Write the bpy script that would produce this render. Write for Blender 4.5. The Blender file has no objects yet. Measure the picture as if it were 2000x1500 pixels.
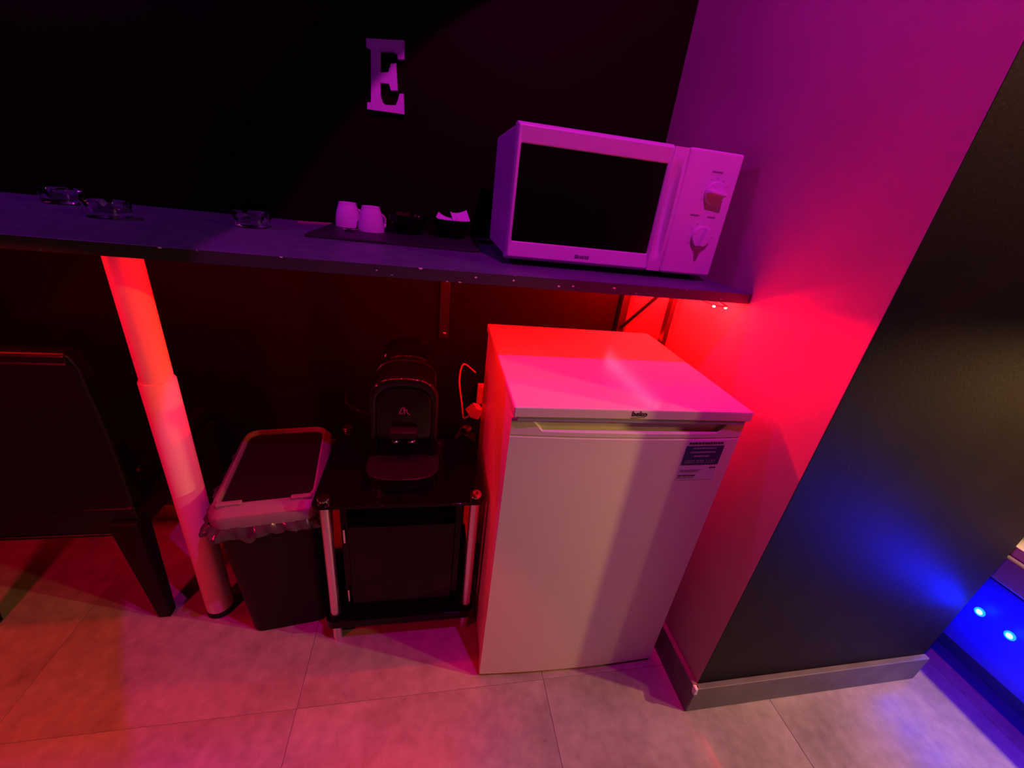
import bpy, bmesh, math, random
from mathutils import Matrix, Vector
random.seed(7)
PI = math.pi
scene = bpy.context.scene
COL = scene.collection

# ------------------------------------------------------------------ camera
cam_d = bpy.data.cameras.new('camera')
cam_d.sensor_width = 36.0
cam_d.lens = 14.532
cam_d.clip_start = 0.02
cam = bpy.data.objects.new('camera', cam_d)
COL.objects.link(cam)
RX = Vector((0.97984423, -0.16673150, 0.11002675))
DN = Vector((0.02645300, -0.43763803, -0.89876203))
FW = Vector((0.19800384, 0.88355733, -0.42440655))
m = Matrix((RX, -DN, -FW)).transposed().to_4x4()
m.translation = (0, 0, 1.2)
cam.matrix_world = m
scene.camera = cam

# ------------------------------------------------------------------ world, lights, exposure
w = bpy.data.worlds.new('night')
scene.world = w
w.use_nodes = True
w.node_tree.nodes['Background'].inputs[0].default_value = (0.10, 0.03, 0.12, 1)
w.node_tree.nodes['Background'].inputs[1].default_value = 0.02
vs = scene.view_settings
vs.view_transform = 'Standard'
vs.look = 'None'
vs.exposure = 0.0
vs.gamma = 1.0
vs.use_curve_mapping = False

def aim(o, target):
    d = Vector(target) - o.location
    o.rotation_euler = d.to_track_quat('-Z', 'Y').to_euler()

def spot(name, loc, target, power, color, angle, blend=0.1, radius=0.03):
    l = bpy.data.lights.new(name, 'SPOT')
    l.energy = power; l.color = color; l.spot_size = angle; l.spot_blend = blend
    l.shadow_soft_size = radius
    o = bpy.data.objects.new(name, l); COL.objects.link(o)
    o.location = loc; aim(o, target)
    return o

def point(name, loc, power, color, radius=0.05):
    l = bpy.data.lights.new(name, 'POINT')
    l.energy = power; l.color = color; l.shadow_soft_size = radius
    o = bpy.data.objects.new(name, l); COL.objects.link(o)
    o.location = loc
    return o

def area(name, loc, target, power, color, sx, sy):
    l = bpy.data.lights.new(name, 'AREA')
    l.shape = 'RECTANGLE'; l.size = sx; l.size_y = sy
    l.energy = power; l.color = color
    o = bpy.data.objects.new(name, l); COL.objects.link(o)
    o.location = loc; aim(o, target)
    return o

RED = (1.0, 0.0012, 0.003)
PURPLE = (0.95, 0.012, 0.80)
# purple ceiling spot over the counter, red strip lamp in the lounge on the left, warm lamp in the passage on the right, plus two added fills
spot('purple_ceiling_spot', (0.35, 0.15, 2.38), (0.70, 1.39, 0.10), 56, PURPLE, math.radians(68.9), 0.010, 0.012)
point('violet_shelf_fill', (-1.35, 1.06, 2.15), 20, (0.60, 0.004, 1.0), 0.05)  # added violet fill for the shelf's left part and the microwave's side
spot('red_lounge_lamp', (-0.98, 0.16, 0.965), (-0.638, 0.893, 0.377), 25, (1.0, 0.0004, 0.06), math.radians(79), 0.10, 0.04)
spot('warm_passage_lamp', (1.75, 0.10, 1.2), (0.78, 0.42, 0.07), 54, (1.0, 0.58, 0.20), math.radians(85), 0.50, 0.02)
point('warm_wall_fill', (2.3, -0.5, 2.2), 48, (1.0, 0.50, 0.20), 0.05)  # added weak fill that lifts the upper charcoal wall outside the warm cone

# ------------------------------------------------------------------ materials
MATS = {}
def mat(name, color, rough=0.5, metal=0.0, spec=0.5, vary=None, scale=8.0, bump=0.0, bump_scale=200.0,
        emit=None, estr=0.0, transmission=0.0, ior=1.45, coat=0.0):
    M = bpy.data.materials.new(name); M.use_nodes = True
    nt = M.node_tree; b = nt.nodes['Principled BSDF']
    b.inputs['Base Color'].default_value = (*color, 1)
    b.inputs['Roughness'].default_value = rough
    b.inputs['Metallic'].default_value = metal
    b.inputs['Specular IOR Level'].default_value = spec
    b.inputs['IOR'].default_value = ior
    b.inputs['Transmission Weight'].default_value = transmission
    b.inputs['Coat Weight'].default_value = coat
    if emit:
        b.inputs['Emission Color'].default_value = (*emit, 1)
        b.inputs['Emission Strength'].default_value = estr
    geo = nt.nodes.new('ShaderNodeNewGeometry')
    if vary:
        n = nt.nodes.new('ShaderNodeTexNoise'); n.inputs['Scale'].default_value = scale
        n.inputs['Detail'].default_value = 6
        r = nt.nodes.new('ShaderNodeValToRGB')
        r.color_ramp.elements[0].position = 0.35; r.color_ramp.elements[1].position = 0.65
        r.color_ramp.elements[0].color = (*color, 1); r.color_ramp.elements[1].color = (*vary, 1)
        nt.links.new(geo.outputs['Position'], n.inputs['Vector'])
        nt.links.new(n.outputs['Fac'], r.inputs['Fac'])
        nt.links.new(r.outputs['Color'], b.inputs['Base Color'])
    if bump:
        n2 = nt.nodes.new('ShaderNodeTexNoise'); n2.inputs['Scale'].default_value = bump_scale
        n2.inputs['Detail'].default_value = 4
        bp = nt.nodes.new('ShaderNodeBump'); bp.inputs['Strength'].default_value = bump
        bp.inputs['Distance'].default_value = 0.002
        nt.links.new(geo.outputs['Position'], n2.inputs['Vector'])
        nt.links.new(n2.outputs['Fac'], bp.inputs['Height'])
        nt.links.new(bp.outputs['Normal'], b.inputs['Normal'])
    MATS[name] = M
    return M

mat('wall_black', (0.0075, 0.0012, 0.0012), 0.6, spec=0.05, bump=0.15, bump_scale=120)
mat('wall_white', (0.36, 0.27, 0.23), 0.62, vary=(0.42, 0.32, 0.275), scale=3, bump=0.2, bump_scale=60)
mat('wall_charcoal', (0.010, 0.0065, 0.0045), 0.6, spec=0.2, vary=(0.014, 0.009, 0.0065), scale=6, bump=0.22, bump_scale=150)
mat('ceiling_black', (0.02, 0.02, 0.02), 0.8)
mat('skirting', (0.12, 0.10, 0.085), 0.5, vary=(0.16, 0.14, 0.12), scale=14)
mat('grout', (0.27, 0.235, 0.19), 0.9)
mat('chip_plaster', (0.75, 0.70, 0.65), 0.8)
mat('white_enamel', (0.74, 0.68, 0.55), 0.28, bump=0.05, bump_scale=700)
mat('white_top', (0.74, 0.66, 0.50), 0.18)
mat('white_plastic', (0.72, 0.71, 0.71), 0.38)
mat('fridge_grey', (0.45, 0.44, 0.44), 0.5)
mat('gasket', (0.30, 0.29, 0.29), 0.7)
mat('white_paint', (0.64, 0.56, 0.44), 0.38)
mat('black_plastic', (0.010, 0.009, 0.009), 0.30, spec=0.35)
mat('matt_black', (0.006, 0.006, 0.006), 0.5, spec=0.2)
mat('black_metal', (0.012, 0.011, 0.011), 0.40)
mat('black_gloss', (0.004, 0.0035, 0.0035), 0.10, spec=0.22)
mat('black_glass', (0.003, 0.003, 0.003), 0.05, spec=0.3)
mat('oven_window', (0.004, 0.003, 0.003), 0.22)
mat('chrome', (0.85, 0.84, 0.84), 0.14, metal=1.0)
mat('brushed_chrome', (0.80, 0.79, 0.79), 0.32, metal=1.0)
mat('black_leather', (0.004, 0.0035, 0.004), 0.33, spec=0.35, bump=0.25, bump_scale=90)
mat('bin_plastic', (0.17, 0.16, 0.16), 0.42, bump=0.2, bump_scale=400)
mat('bin_lid_plastic', (0.010, 0.009, 0.009), 0.34, spec=0.3)
mat('bag_film', (0.05, 0.045, 0.05), 0.16, bump=1.0, bump_scale=45)
mat('porcelain', (0.80, 0.79, 0.79), 0.22)
mat('slate', (0.020, 0.019, 0.022), 0.50, bump=0.4, bump_scale=80)
mat('glass', (0.93, 0.93, 0.95), 0.03, transmission=1.0, ior=1.48)
mat('foil_dark', (0.30, 0.04, 0.06), 0.20, metal=0.9)
mat('paper_white', (0.78, 0.77, 0.77), 0.7)
mat('wood_stick', (0.35, 0.22, 0.18), 0.6)
mat('print_dark', (0.035, 0.015, 0.02), 0.6)
mat('print_grey', (0.26, 0.24, 0.25), 0.6)
mat('label_paper', (0.64, 0.62, 0.64), 0.45)
mat('label_blue', (0.025, 0.02, 0.11), 0.45)
mat('label_white', (0.34, 0.33, 0.38), 0.5)
mat('machine_gloss', (0.004, 0.0035, 0.0035), 0.09, spec=0.6)
mat('machine_logo', (0.14, 0.12, 0.12), 0.4)
mat('letter_white', (0.70, 0.69, 0.70), 0.5)
mat('strip_tape', (0.5, 0.48, 0.46), 0.5)
mat('red_led', (0.9, 0.2, 0.2), 0.4, emit=(1.0, 0.10, 0.07), estr=50)
mat('blue_led', (0.2, 0.4, 0.9), 0.3, emit=(0.10, 0.85, 1.0), estr=9)
mat('blue_led_ring', (0.1, 0.2, 0.9), 0.3, emit=(0.0, 0.22, 1.0), estr=2.2)
mat('bench_panel', (0.03, 0.04, 0.75), 0.30)
mat('bench_vinyl', (0.28, 0.25, 0.28), 0.45)
mat('bench_trim', (0.72, 0.70, 0.68), 0.4)
mat('white_cable', (0.62, 0.60, 0.60), 0.4)

# floor tiles: concrete-look, cloudy, with slight shade differences from tile to tile
def tile_material():
    M = bpy.data.materials.new('concrete_tile'); M.use_nodes = True
    nt = M.node_tree; b = nt.nodes['Principled BSDF']
    geo = nt.nodes.new('ShaderNodeNewGeometry'); oi = nt.nodes.new('ShaderNodeObjectInfo')
    n = nt.nodes.new('ShaderNodeTexNoise'); n.inputs['Scale'].default_value = 5.5; n.inputs['Detail'].default_value = 9
    n.inputs['Roughness'].default_value = 0.62
    n2 = nt.nodes.new('ShaderNodeTexNoise'); n2.inputs['Scale'].default_value = 38; n2.inputs['Detail'].default_value = 5
    add = nt.nodes.new('ShaderNodeVectorMath'); add.operation = 'ADD'
    cmb = nt.nodes.new('ShaderNodeCombineXYZ')
    mul = nt.nodes.new('ShaderNodeMath'); mul.operation = 'MULTIPLY'; mul.inputs[1].default_value = 9.0
    nt.links.new(oi.outputs['Random'], mul.inputs[0]); nt.links.new(mul.outputs[0], cmb.inputs['Z'])
    nt.links.new(geo.outputs['Position'], add.inputs[0]); nt.links.new(cmb.outputs[0], add.inputs[1])
    nt.links.new(add.outputs[0], n.inputs['Vector']); nt.links.new(add.outputs[0], n2.inputs['Vector'])
    mx = nt.nodes.new('ShaderNodeMix'); mx.data_type = 'FLOAT'; mx.inputs[0].default_value = 0.3
    nt.links.new(n.outputs['Fac'], mx.inputs[2]); nt.links.new(n2.outputs['Fac'], mx.inputs[3])
    r = nt.nodes.new('ShaderNodeValToRGB')
    e = r.color_ramp.elements
    e[0].position = 0.33; e[0].color = (0.23, 0.195, 0.155, 1)
    e[1].position = 0.68; e[1].color = (0.46, 0.395, 0.32, 1)
    nt.links.new(mx.outputs[0], r.inputs['Fac'])
    nt.links.new(r.outputs['Color'], b.inputs['Base Color'])
    rr = nt.nodes.new('ShaderNodeMapRange'); rr.inputs['To Min'].default_value = 0.24; rr.inputs['To Max'].default_value = 0.36
    nt.links.new(n2.outputs['Fac'], rr.inputs['Value']); nt.links.new(rr.outputs['Result'], b.inputs['Roughness'])
    bp = nt.nodes.new('ShaderNodeBump'); bp.inputs['Strength'].default_value = 0.12; bp.inputs['Distance'].default_value = 0.001
    nt.links.new(n2.outputs['Fac'], bp.inputs['Height']); nt.links.new(bp.outputs['Normal'], b.inputs['Normal'])
    MATS['concrete_tile'] = M
tile_material()

# worktop: dark laminate; its front edge is chipped here and there
def speckled(name, base, chip, scale, lo, hi, rough):
    M = bpy.data.materials.new(name); M.use_nodes = True
    nt = M.node_tree; b = nt.nodes['Principled BSDF']
    geo = nt.nodes.new('ShaderNodeNewGeometry')
    n = nt.nodes.new('ShaderNodeTexNoise'); n.inputs['Scale'].default_value = scale; n.inputs['Detail'].default_value = 3
    r = nt.nodes.new('ShaderNodeValToRGB'); e = r.color_ramp.elements
    e[0].position = lo; e[0].color = (*base, 1); e[1].position = hi; e[1].color = (*chip, 1)
    nt.links.new(geo.outputs['Position'], n.inputs['Vector']); nt.links.new(n.outputs['Fac'], r.inputs['Fac'])
    nt.links.new(r.outputs['Color'], b.inputs['Base Color'])
    b.inputs['Roughness'].default_value = rough
    MATS[name] = M
speckled('worktop', (0.085, 0.075, 0.140), (0.11, 0.10, 0.17), 30, 0.35, 0.65, 0.42)
speckled('worktop_edge', (0.050, 0.045, 0.050), (0.45, 0.42, 0.42), 55, 0.70, 0.74, 0.45)

# ------------------------------------------------------------------ mesh helpers
def bx(bm, x0, x1, y0, y1, z0, z1):
    v = [bm.verts.new(p) for p in ((x0,y0,z0),(x1,y0,z0),(x1,y1,z0),(x0,y1,z0),(x0,y0,z1),(x1,y0,z1),(x1,y1,z1),(x0,y1,z1))]
    fs = [(0,3,2,1),(4,5,6,7),(0,1,5,4),(1,2,6,5),(2,3,7,6),(3,0,4,7)]
    return [bm.faces.new([v[i] for i in f]) for f in fs]

def frustum(bm, bot, top, z0, z1):
    a = [bm.verts.new((x, y, z0)) for x, y in bot]
    b = [bm.verts.new((x, y, z1)) for x, y in top]
    n = len(a)
    bm.faces.new(list(reversed(a))); bm.faces.new(b)
    for i in range(n):
        j = (i+1) % n
        bm.faces.new((a[i], a[j], b[j], b[i]))

def rrect(x0, x1, y0, y1, r, n=6):
    pts = []
    for cx, cy, a0 in ((x1-r, y0+r, -90), (x1-r, y1-r, 0), (x0+r, y1-r, 90), (x0+r, y0+r, 180)):
        for i in range(n+1):
            a = math.radians(a0 + 90*i/n)
            pts.append((cx + r*math.cos(a), cy + r*math.sin(a)))
    return pts

def lathe(bm, prof, seg=32, c=(0, 0, 0), axis='Z', cap=True):
    def P(r, h, a):
        u, v = r*math.cos(a), r*math.sin(a)
        if axis == 'Z': return (c[0]+u, c[1]+v, c[2]+h)
        if axis == 'Y': return (c[0]+u, c[1]+h, c[2]-v)
        return (c[0]+h, c[1]+u, c[2]+v)
    rings = []
    for r, h in prof:
        rings.append([bm.verts.new(P(max(r, 1e-5), h, 2*PI*i/seg)) for i in range(seg)])
    for a, b in zip(rings, rings[1:]):
        for i in range(seg):
            j = (i+1) % seg
            bm.faces.new((a[i], a[j], b[j], b[i]))
    if cap:
        bm.faces.new(list(reversed(rings[0]))); bm.faces.new(rings[-1])

def tube(bm, pts, r, seg=10, close=True):
    pts = [Vector(p) for p in pts]
    rings = []
    up = Vector((0, 0, 1))
    for i, p in enumerate(pts):
        t = (pts[min(i+1, len(pts)-1)] - pts[max(i-1, 0)]).normalized()
        s = t.cross(up)
        if s.length < 1e-3: s = t.cross(Vector((0, 1, 0)))
        s.normalize(); q = s.cross(t).normalized()
        rr = r[i] if isinstance(r, (list, tuple)) else r
        rings.append([bm.verts.new(p + rr*(math.cos(2*PI*k/seg)*s + math.sin(2*PI*k/seg)*q)) for k in range(seg)])
    for a, b in zip(rings, rings[1:]):
        for k in range(seg):
            j = (k+1) % seg
            bm.faces.new((a[k], b[k], b[j], a[j]))
    if close:
        bm.faces.new(rings[0]); bm.faces.new(list(reversed(rings[-1])))

def bezier(pts, n=16):
    """Catmull-Rom through the points"""
    P = [Vector(p) for p in pts]; out = []
    P = [2*P[0]-P[1]] + P + [2*P[-1]-P[-2]]
    for i in range(1, len(P)-2):
        for k in range(n):
            t = k/n
            a, b, c, d = P[i-1], P[i], P[i+1], P[i+2]
            out.append(0.5*((2*b) + (c-a)*t + (2*a-5*b+4*c-d)*t*t + (3*b-a-3*c+d)*t**3))
    out.append(P[-2])
    return out

def prism_y(bm, poly, y0, y1):
    """polygon in x,z extruded along y"""
    a = [bm.verts.new((x, y0, z)) for x, z in poly]
    b = [bm.verts.new((x, y1, z)) for x, z in poly]
    n = len(a)
    fs = [bm.faces.new(a), bm.faces.new(list(reversed(b)))]
    for i in range(n):
        j = (i+1) % n
        fs.append(bm.faces.new((a[j], a[i], b[i], b[j])))
    return fs

def finish(name, bm, material, parent=None, loc=(0, 0, 0), rot=(0, 0, 0), bevel=0.0, seg=2, smooth=False):
    bmesh.ops.recalc_face_normals(bm, faces=bm.faces)
    me = bpy.data.meshes.new(name)
    bm.to_mesh(me); bm.free()
    me.materials.append(MATS[material])
    o = bpy.data.objects.new(name, me); COL.objects.link(o)
    o.location = loc; o.rotation_euler = rot
    if parent: o.parent = parent
    if smooth or bevel:
        for p in me.polygons: p.use_smooth = True
        if hasattr(me, 'set_sharp_from_angle'):
            me.set_sharp_from_angle(angle=math.radians(35))
    if bevel:
        md = o.modifiers.new('bevel', 'BEVEL'); md.width = bevel; md.segments = seg
        md.limit_method = 'ANGLE'; md.angle_limit = math.radians(35); md.harden_normals = True
    return o

def B(name, dims, material, parent=None, bevel=0.0, seg=2, **k):
    bm = bmesh.new(); bx(bm, *dims)
    return finish(name, bm, material, parent, bevel=bevel, seg=seg, **k)

def thing(name, label, cat, loc=(0, 0, 0), rotz=0.0, group=None):
    o = bpy.data.objects.new(name, None); COL.objects.link(o)
    o.empty_display_size = 0.05
    o.location = loc; o.rotation_euler = (0, 0, rotz)
    o['label'] = label; o['category'] = cat
    if group: o['group'] = group
    return o

def tag(o, label, cat, group=None):
    o['label'] = label; o['category'] = cat
    if group: o['group'] = group
    return o

def struct(o, label=None):
    o['kind'] = 'structure'
    if label: o['label'] = label
    return o

def text(name, body, size, material, parent, loc, rot=(PI/2, 0, 0), shear=0.0, extrude=0.0002, sx=1.0, space=1.0, bold=0.0):
    cu = bpy.data.curves.new(name, 'FONT'); cu.body = body; cu.size = size
    cu.align_x = 'CENTER'; cu.align_y = 'CENTER'; cu.extrude = extrude; cu.shear = shear
    cu.space_character = space; cu.offset = bold; cu.resolution_u = 3
    tmp = bpy.data.objects.new('tmp_text', cu); COL.objects.link(tmp)
    bpy.context.view_layer.update()
    dg = bpy.context.evaluated_depsgraph_get()
    me = bpy.data.meshes.new_from_object(tmp.evaluated_get(dg))
    bpy.data.objects.remove(tmp); bpy.data.curves.remove(cu)
    me.name = name; me.materials.clear(); me.materials.append(MATS[material])
    o = bpy.data.objects.new(name, me); COL.objects.link(o)
    o.parent = parent; o.location = loc; o.rotation_euler = rot; o.scale = (sx, 1, 1)
    return o

# ------------------------------------------------------------------ structure
XW, YB, YE, XE = 0.706, 1.39, 0.529, 1.462
XL, XR, YR, ZC = -3.2, 3.6, -2.6, 2.5
floor = struct(B('floor', (XL, XR, YR, YB+1.6, -0.10, -0.0016), 'grout'), 'grey concrete-look tiled floor lit red and warm')
TS = 0.625
bm = bmesh.new(); g = 0.0006
bx(bm, g, TS-g, g, TS-g, -0.008, 0.0)
tile0 = finish('floor_tile', bm, 'concrete_tile', floor, bevel=0.0005, seg=1)
first = True
for i in range(-5, 5):
    for j in range(-4, 3):
        x, y = -0.295 + i*TS, 0.633 + j*TS
        if x + TS < XL or x + TS > XR or y + TS > YB+1.6: continue
        t = tile0 if first else tile0.copy()
        if not first: COL.objects.link(t)
        first = False
        t.parent = floor
        t.location = (x, y, random.uniform(-0.0003, 0.0))
struct(B('ceiling', (XL, XR, YR, YB+1.6, ZC, ZC+0.1), 'ceiling_black'))
struct(B('wall_back', (XL, XW, YB, YB+0.1, -0.008, ZC), 'wall_black'), 'black painted back wall behind the counter shelf')
struct(B('wall_left', (XL-0.1, XL, YR, YB+1.6, -0.008, ZC), 'wall_black'))
struct(B('wall_rear', (XL, XR, YR-0.1, YR, -0.008, ZC), 'wall_black'))
struct(B('wall_far', (XE, XR, YB+1.6, YB+1.7, -0.008, ZC), 'wall_black'))
struct(B('wall_passage', (XR, XR+0.1, YR, YB+1.6, -0.008, ZC), 'wall_charcoal'))
# partition beside the fridge: pale face towards the counter, charcoal end face towards the room
bm = bmesh.new()
bx(bm, XW, XE, YE, YB+1.6, -0.008, ZC)
wr = finish('wall_right', bm, 'wall_charcoal', bevel=0.002, seg=2)
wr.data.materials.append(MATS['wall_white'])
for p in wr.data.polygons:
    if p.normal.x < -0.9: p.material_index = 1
struct(wr, 'partition wall, pale on the counter side and charcoal on its end')
# skirting boards
SK = 0.098
def skirting(name, dims):
    o = B(name, dims, 'skirting', bevel=0.003, seg=2)
    return struct(o)
skirting('baseboard_back', (XL, XW-0.015, YB-0.012, YB, 0.0, 0.10))
skirting('baseboard_right', (XW-0.015, XW, YE-0.013, YB-0.0005, 0.0, SK))
skirting('baseboard_end', (XW-0.0145, XE, YE-0.016, YE, 0.0, SK))
# chipped corner where the skirting boards meet
bm = bmesh.new()
frustum(bm, [(XW-0.0165, YE-0.0175), (XW-0.006, YE-0.0175), (XW-0.006, YE-0.009), (XW-0.0165, YE-0.008)],
        [(XW-0.0155, YE-0.0165), (XW-0.008, YE-0.0165), (XW-0.005, YE-0.004), (XW-0.0155, YE-0.002)], SK-0.020, SK+0.0015)
struct(finish('trim_1', bm, 'chip_plaster', bevel=0.002), 'pale chipped corner on top of the skirting board')

# ------------------------------------------------------------------ counter shelf
ZS0, ZS1, YF = 1.024, 1.047, 0.815
sh = thing('counter_shelf', 'long dark laminate wall shelf carrying the microwave and mugs', 'shelf', (-0.8, 1.1, ZS0))
def rel(o, d): return (d[0]-o[0], d[1]-o[0], d[2]-o[1], d[3]-o[1], d[4]-o[2], d[5]-o[2])
so = (-0.8, 1.1, ZS0)
B('worktop', rel(so, (-2.4, XW-0.001, YF+0.0015, YB-0.001, ZS0, ZS1)), 'worktop', sh, bevel=0.0015)
bm = bmesh.new(); bx(bm, *rel(so, (-2.4, XW-0.001, YF, YF+0.0015, ZS0+0.0005, ZS1-0.0005)))
eb = finish('edge_band', bm, 'worktop_edge', sh); eb['label'] = 'chipped front edge band'
# chips along the front edge
for cx, cz, s in ((-0.262, 1.0465, .004), (-0.10, 1.036, .002), (0.03, 1.0245, .003), (0.055, 1.0247, .0035), (0.085, 1.037, .004), (0.16, 1.0365, .003),
                  (0.255, 1.032, .003), (0.285, 1.034, .003), (0.375, 1.037, .0035), (-0.02, 1.046, .004), (-0.45, 1.046, .0035)):
    bm = bmesh.new()
    n = 7; pts = [(cx + s*random.uniform(.6, 1.1)*math.cos(2*PI*k/n), cz + .6*s*random.uniform(.6, 1.1)*math.sin(2*PI*k/n)) for k in range(n)]
    pts = [(x, min(max(z, ZS0+0.0004), ZS1-0.0004)) for x, z in pts]
    prism_y(bm, [(x-so[0], z-so[2]) for x, z in pts], YF-0.0006-so[1], YF+0.001-so[1])
    finish('edge_chip', bm, 'paper_white', sh)

# white adjustable post
post = thing('support_post', 'round white telescopic post under the shelf, glowing red', 'post', (-0.577, 0.925, 0))
bm = bmesh.new(); lathe(bm, [(0.0300, 0.735), (0.0300, ZS0-0.006)], 40)
finish('upper_tube', bm, 'white_paint', post, smooth=True)
bm = bmesh.new(); lathe(bm, [(0.030, 0.018), (0.0335, 0.020), (0.0335, 0.742), (0.0325, 0.7445), (0.0302, 0.745)], 40)
finish('lower_sleeve', bm, 'white_paint', post, smooth=True)
bm = bmesh.new(); lathe(bm, [(0.031, 0.0), (0.034, 0.004), (0.034, 0.022), (0.030, 0.024)], 40)
finish('foot', bm, 'matt_black', post, smooth=True)
bm = bmesh.new(); lathe(bm, [(0.048, ZS0-0.006), (0.048, ZS0-0.0002)], 40)
finish('top_plate', bm, 'white_paint', post, smooth=True)
# black metal frame between fridge and wall
fr = thing('trestle', 'black metal trestle with diagonal brace between fridge and pale wall', 'trestle', (0.676, 1.2, 0))
B('upright', (-0.012, 0.014, 0.150, 0.172, 0, ZS0-0.0002), 'black_metal', fr, bevel=0.001)
B('upright', (-0.004, 0.010, -0.140, -0.116, 0, ZS0-0.0002), 'black_metal', fr, bevel=0.001)
bm = bmesh.new(); tube(bm, [(0.003, 0.150, 0.79), (0.003, -0.116, 1.018)], 0.006, 8); finish('brace', bm, 'black_metal', fr, smooth=True)
# wall bracket
br = thing('wall_bracket', 'black flat shelf bracket screwed to the back wall', 'bracket', (0.047, YB, 0.705))
B('wall_arm', (-0.016, 0.016, -0.006, 0, 0, ZS0-0.705), 'black_metal', br, bevel=0.001)
B('shelf_arm', (-0.016, 0.016, -0.40, -0.006, ZS0-0.705-0.006, ZS0-0.705), 'black_metal', br, bevel=0.001)
for z in (0.018, 0.20):
    bm = bmesh.new(); lathe(bm, [(0.0055, 0), (0.0052, -0.002), (0.003, -0.0038), (0, -0.0042)], 14, (0.003, -0.006, z), 'Y'); finish('screw', bm, 'chrome', br, smooth=True)

# ------------------------------------------------------------------ red LED strip under the shelf
ls = thing('led_strip', 'glowing red LED strip stuck under the shelf, two lamps showing at the end', 'led strip', (0, YF+0.016, ZS0))
SB = 0.040   # the long run sits back from the front edge
run_x = [(-0.34 + 0.0415*k, SB, -0.0008) for k in range(int((0.60+0.34)/0.0415)+1)]
bend = bezier([(0.575, SB, -0.0008), (0.600, 0.022, -0.004), (0.634, 0.002, -0.011), (0.668, 0.010, -0.014), (0.676, 0.050, -0.012), (0.655, 0.10, -0.002), (0.655, 0.14, -0.0006)], 6)
run_y = [(0.655, 0.14 + 0.0415*k, -0.0006) for k in range(10)]
bm = bmesh.new()
def ribbon(bm, pts, w=0.005, t=0.0011):
    pts = [Vector(p) for p in pts]; rows = []
    for i, p in enumerate(pts):
        tg = (pts[min(i+1, len(pts)-1)] - pts[max(i-1, 0)]); s = Vector((tg.y, -tg.x, 0)).normalized()*w
        rows.append([bm.verts.new(p + s + Vector((0, 0, t))*0.5), bm.verts.new(p - s + Vector((0, 0, t))*0.5),
                     bm.verts.new(p - s - Vector((0, 0, t))*0.5), bm.verts.new(p + s - Vector((0, 0, t))*0.5)])
    for a, b in zip(rows, rows[1:]):
        for k in range(4):
            j = (k+1) % 4; bm.faces.new((a[k], a[j], b[j], b[k]))
    bm.faces.new(rows[0]); bm.faces.new(list(reversed(rows[-1])))
ribbon(bm, [(-1.9, SB, -0.0006), (0.55, SB, -0.0006)] + list(bend) + [run_y[-1]])
finish('strip_tape', bm, 'strip_tape', ls)
bm = bmesh.new()
bmesh.ops.create_icosphere(bm, subdivisions=2, radius=0.0035)
for v in bm.verts: v.co.z *= 0.7
led0 = finish('led_lamp', bm, 'red_led', ls, smooth=True); led0['label'] = 'glowing red lamp'
spots_l = [p for p in run_x if p[0] < 0.58] + [(-1.39 + 0.0415*k, SB, -0.0006) for k in range(17)] + [(0.632, 0.001, -0.012), (0.669, 0.009, -0.0155), (0.672, 0.065, -0.010)] + run_y
for k, p in enumerate(spots_l):
    o = led0 if k == 0 else led0.copy()
    if k: COL.objects.link(o); o.parent = ls
    o.location = (p[0], p[1], p[2]-0.0018)
# the light the strip gives: one small lamp per LED
LEDY = YF+0.016
for p in run_x:
    if p[0] < 0.58: point('run_led_light', (p[0], LEDY+p[1], ZS0-0.0085), 0.75, RED, 0.003)
for p in run_y: point('side_led_light', (p[0], LEDY+p[1], ZS0-0.0085), 4.2, RED, 0.003)
for k in range(17): point('far_led_light', (-1.39+0.0415*k, LEDY+SB, ZS0-0.0085), 0.35, RED, 0.003)
for p, e in (((0.638, LEDY+0.024, ZS0-0.024), 3.6), ((0.650, LEDY+0.040, ZS0-0.026), 4.8)):
    point('led_end_light', p, e, RED, 0.006)

# ------------------------------------------------------------------ microwave
mw = thing('microwave', 'white microwave oven with two dials and a dark window on the shelf', 'microwave', (0.157, 0.930, ZS1), math.radians(-0.6))
W, HM, D, z0 = 0.505, 0.262, 0.33, 0.013
bm = bmesh.new(); bx(bm, 0.002, W-0.002, 0.030, D, z0+0.002, z0+HM-0.002)
finish('body', bm, 'white_plastic', mw, bevel=0.006, seg=3)
# door frame: outer rounded rectangle with a window hole, sloping in towards the window
def frame_mesh(x0, x1, za, zb, wx0, wx1, wz0, wz1, yb, yo, yi):
    bm = bmesh.new()
    def loop(X0, X1, Z0, Z1, y): return [bm.verts.new(p) for p in ((X0, y, Z0), (X1, y, Z0), (X1, y, Z1), (X0, y, Z1))]
    L = [loop(x0, x1, za, zb, yb), loop(x0, x1, za, zb, yo+0.010), loop(x0+0.006, x1-0.001, za+0.006, zb-0.006, yo), loop(wx0, wx1, wz0, wz1, yi), loop(wx0, wx1, wz0, wz1, yb)]
    for a, b in zip(L, L[1:]):
        for i in range(4):
            j = (i+1) % 4; bm.faces.new((a[i], a[j], b[j], b[i]))
    for i in range(4):
        j = (i+1) % 4; bm.faces.new((L[4][i], L[4][j], L[0][j], L[0][i]))
    return bm
door = finish('door', frame_mesh(0, 0.3395, z0, z0+HM, 0.012, 0.333, z0+0.038, z0+0.225, 0.030, 0.0, 0.006), 'white_plastic', mw, bevel=0.0025, seg=3)
B('window', (0.008, 0.337, 0.009, 0.016, z0+0.034, z0+0.229), 'oven_window', door)
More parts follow.
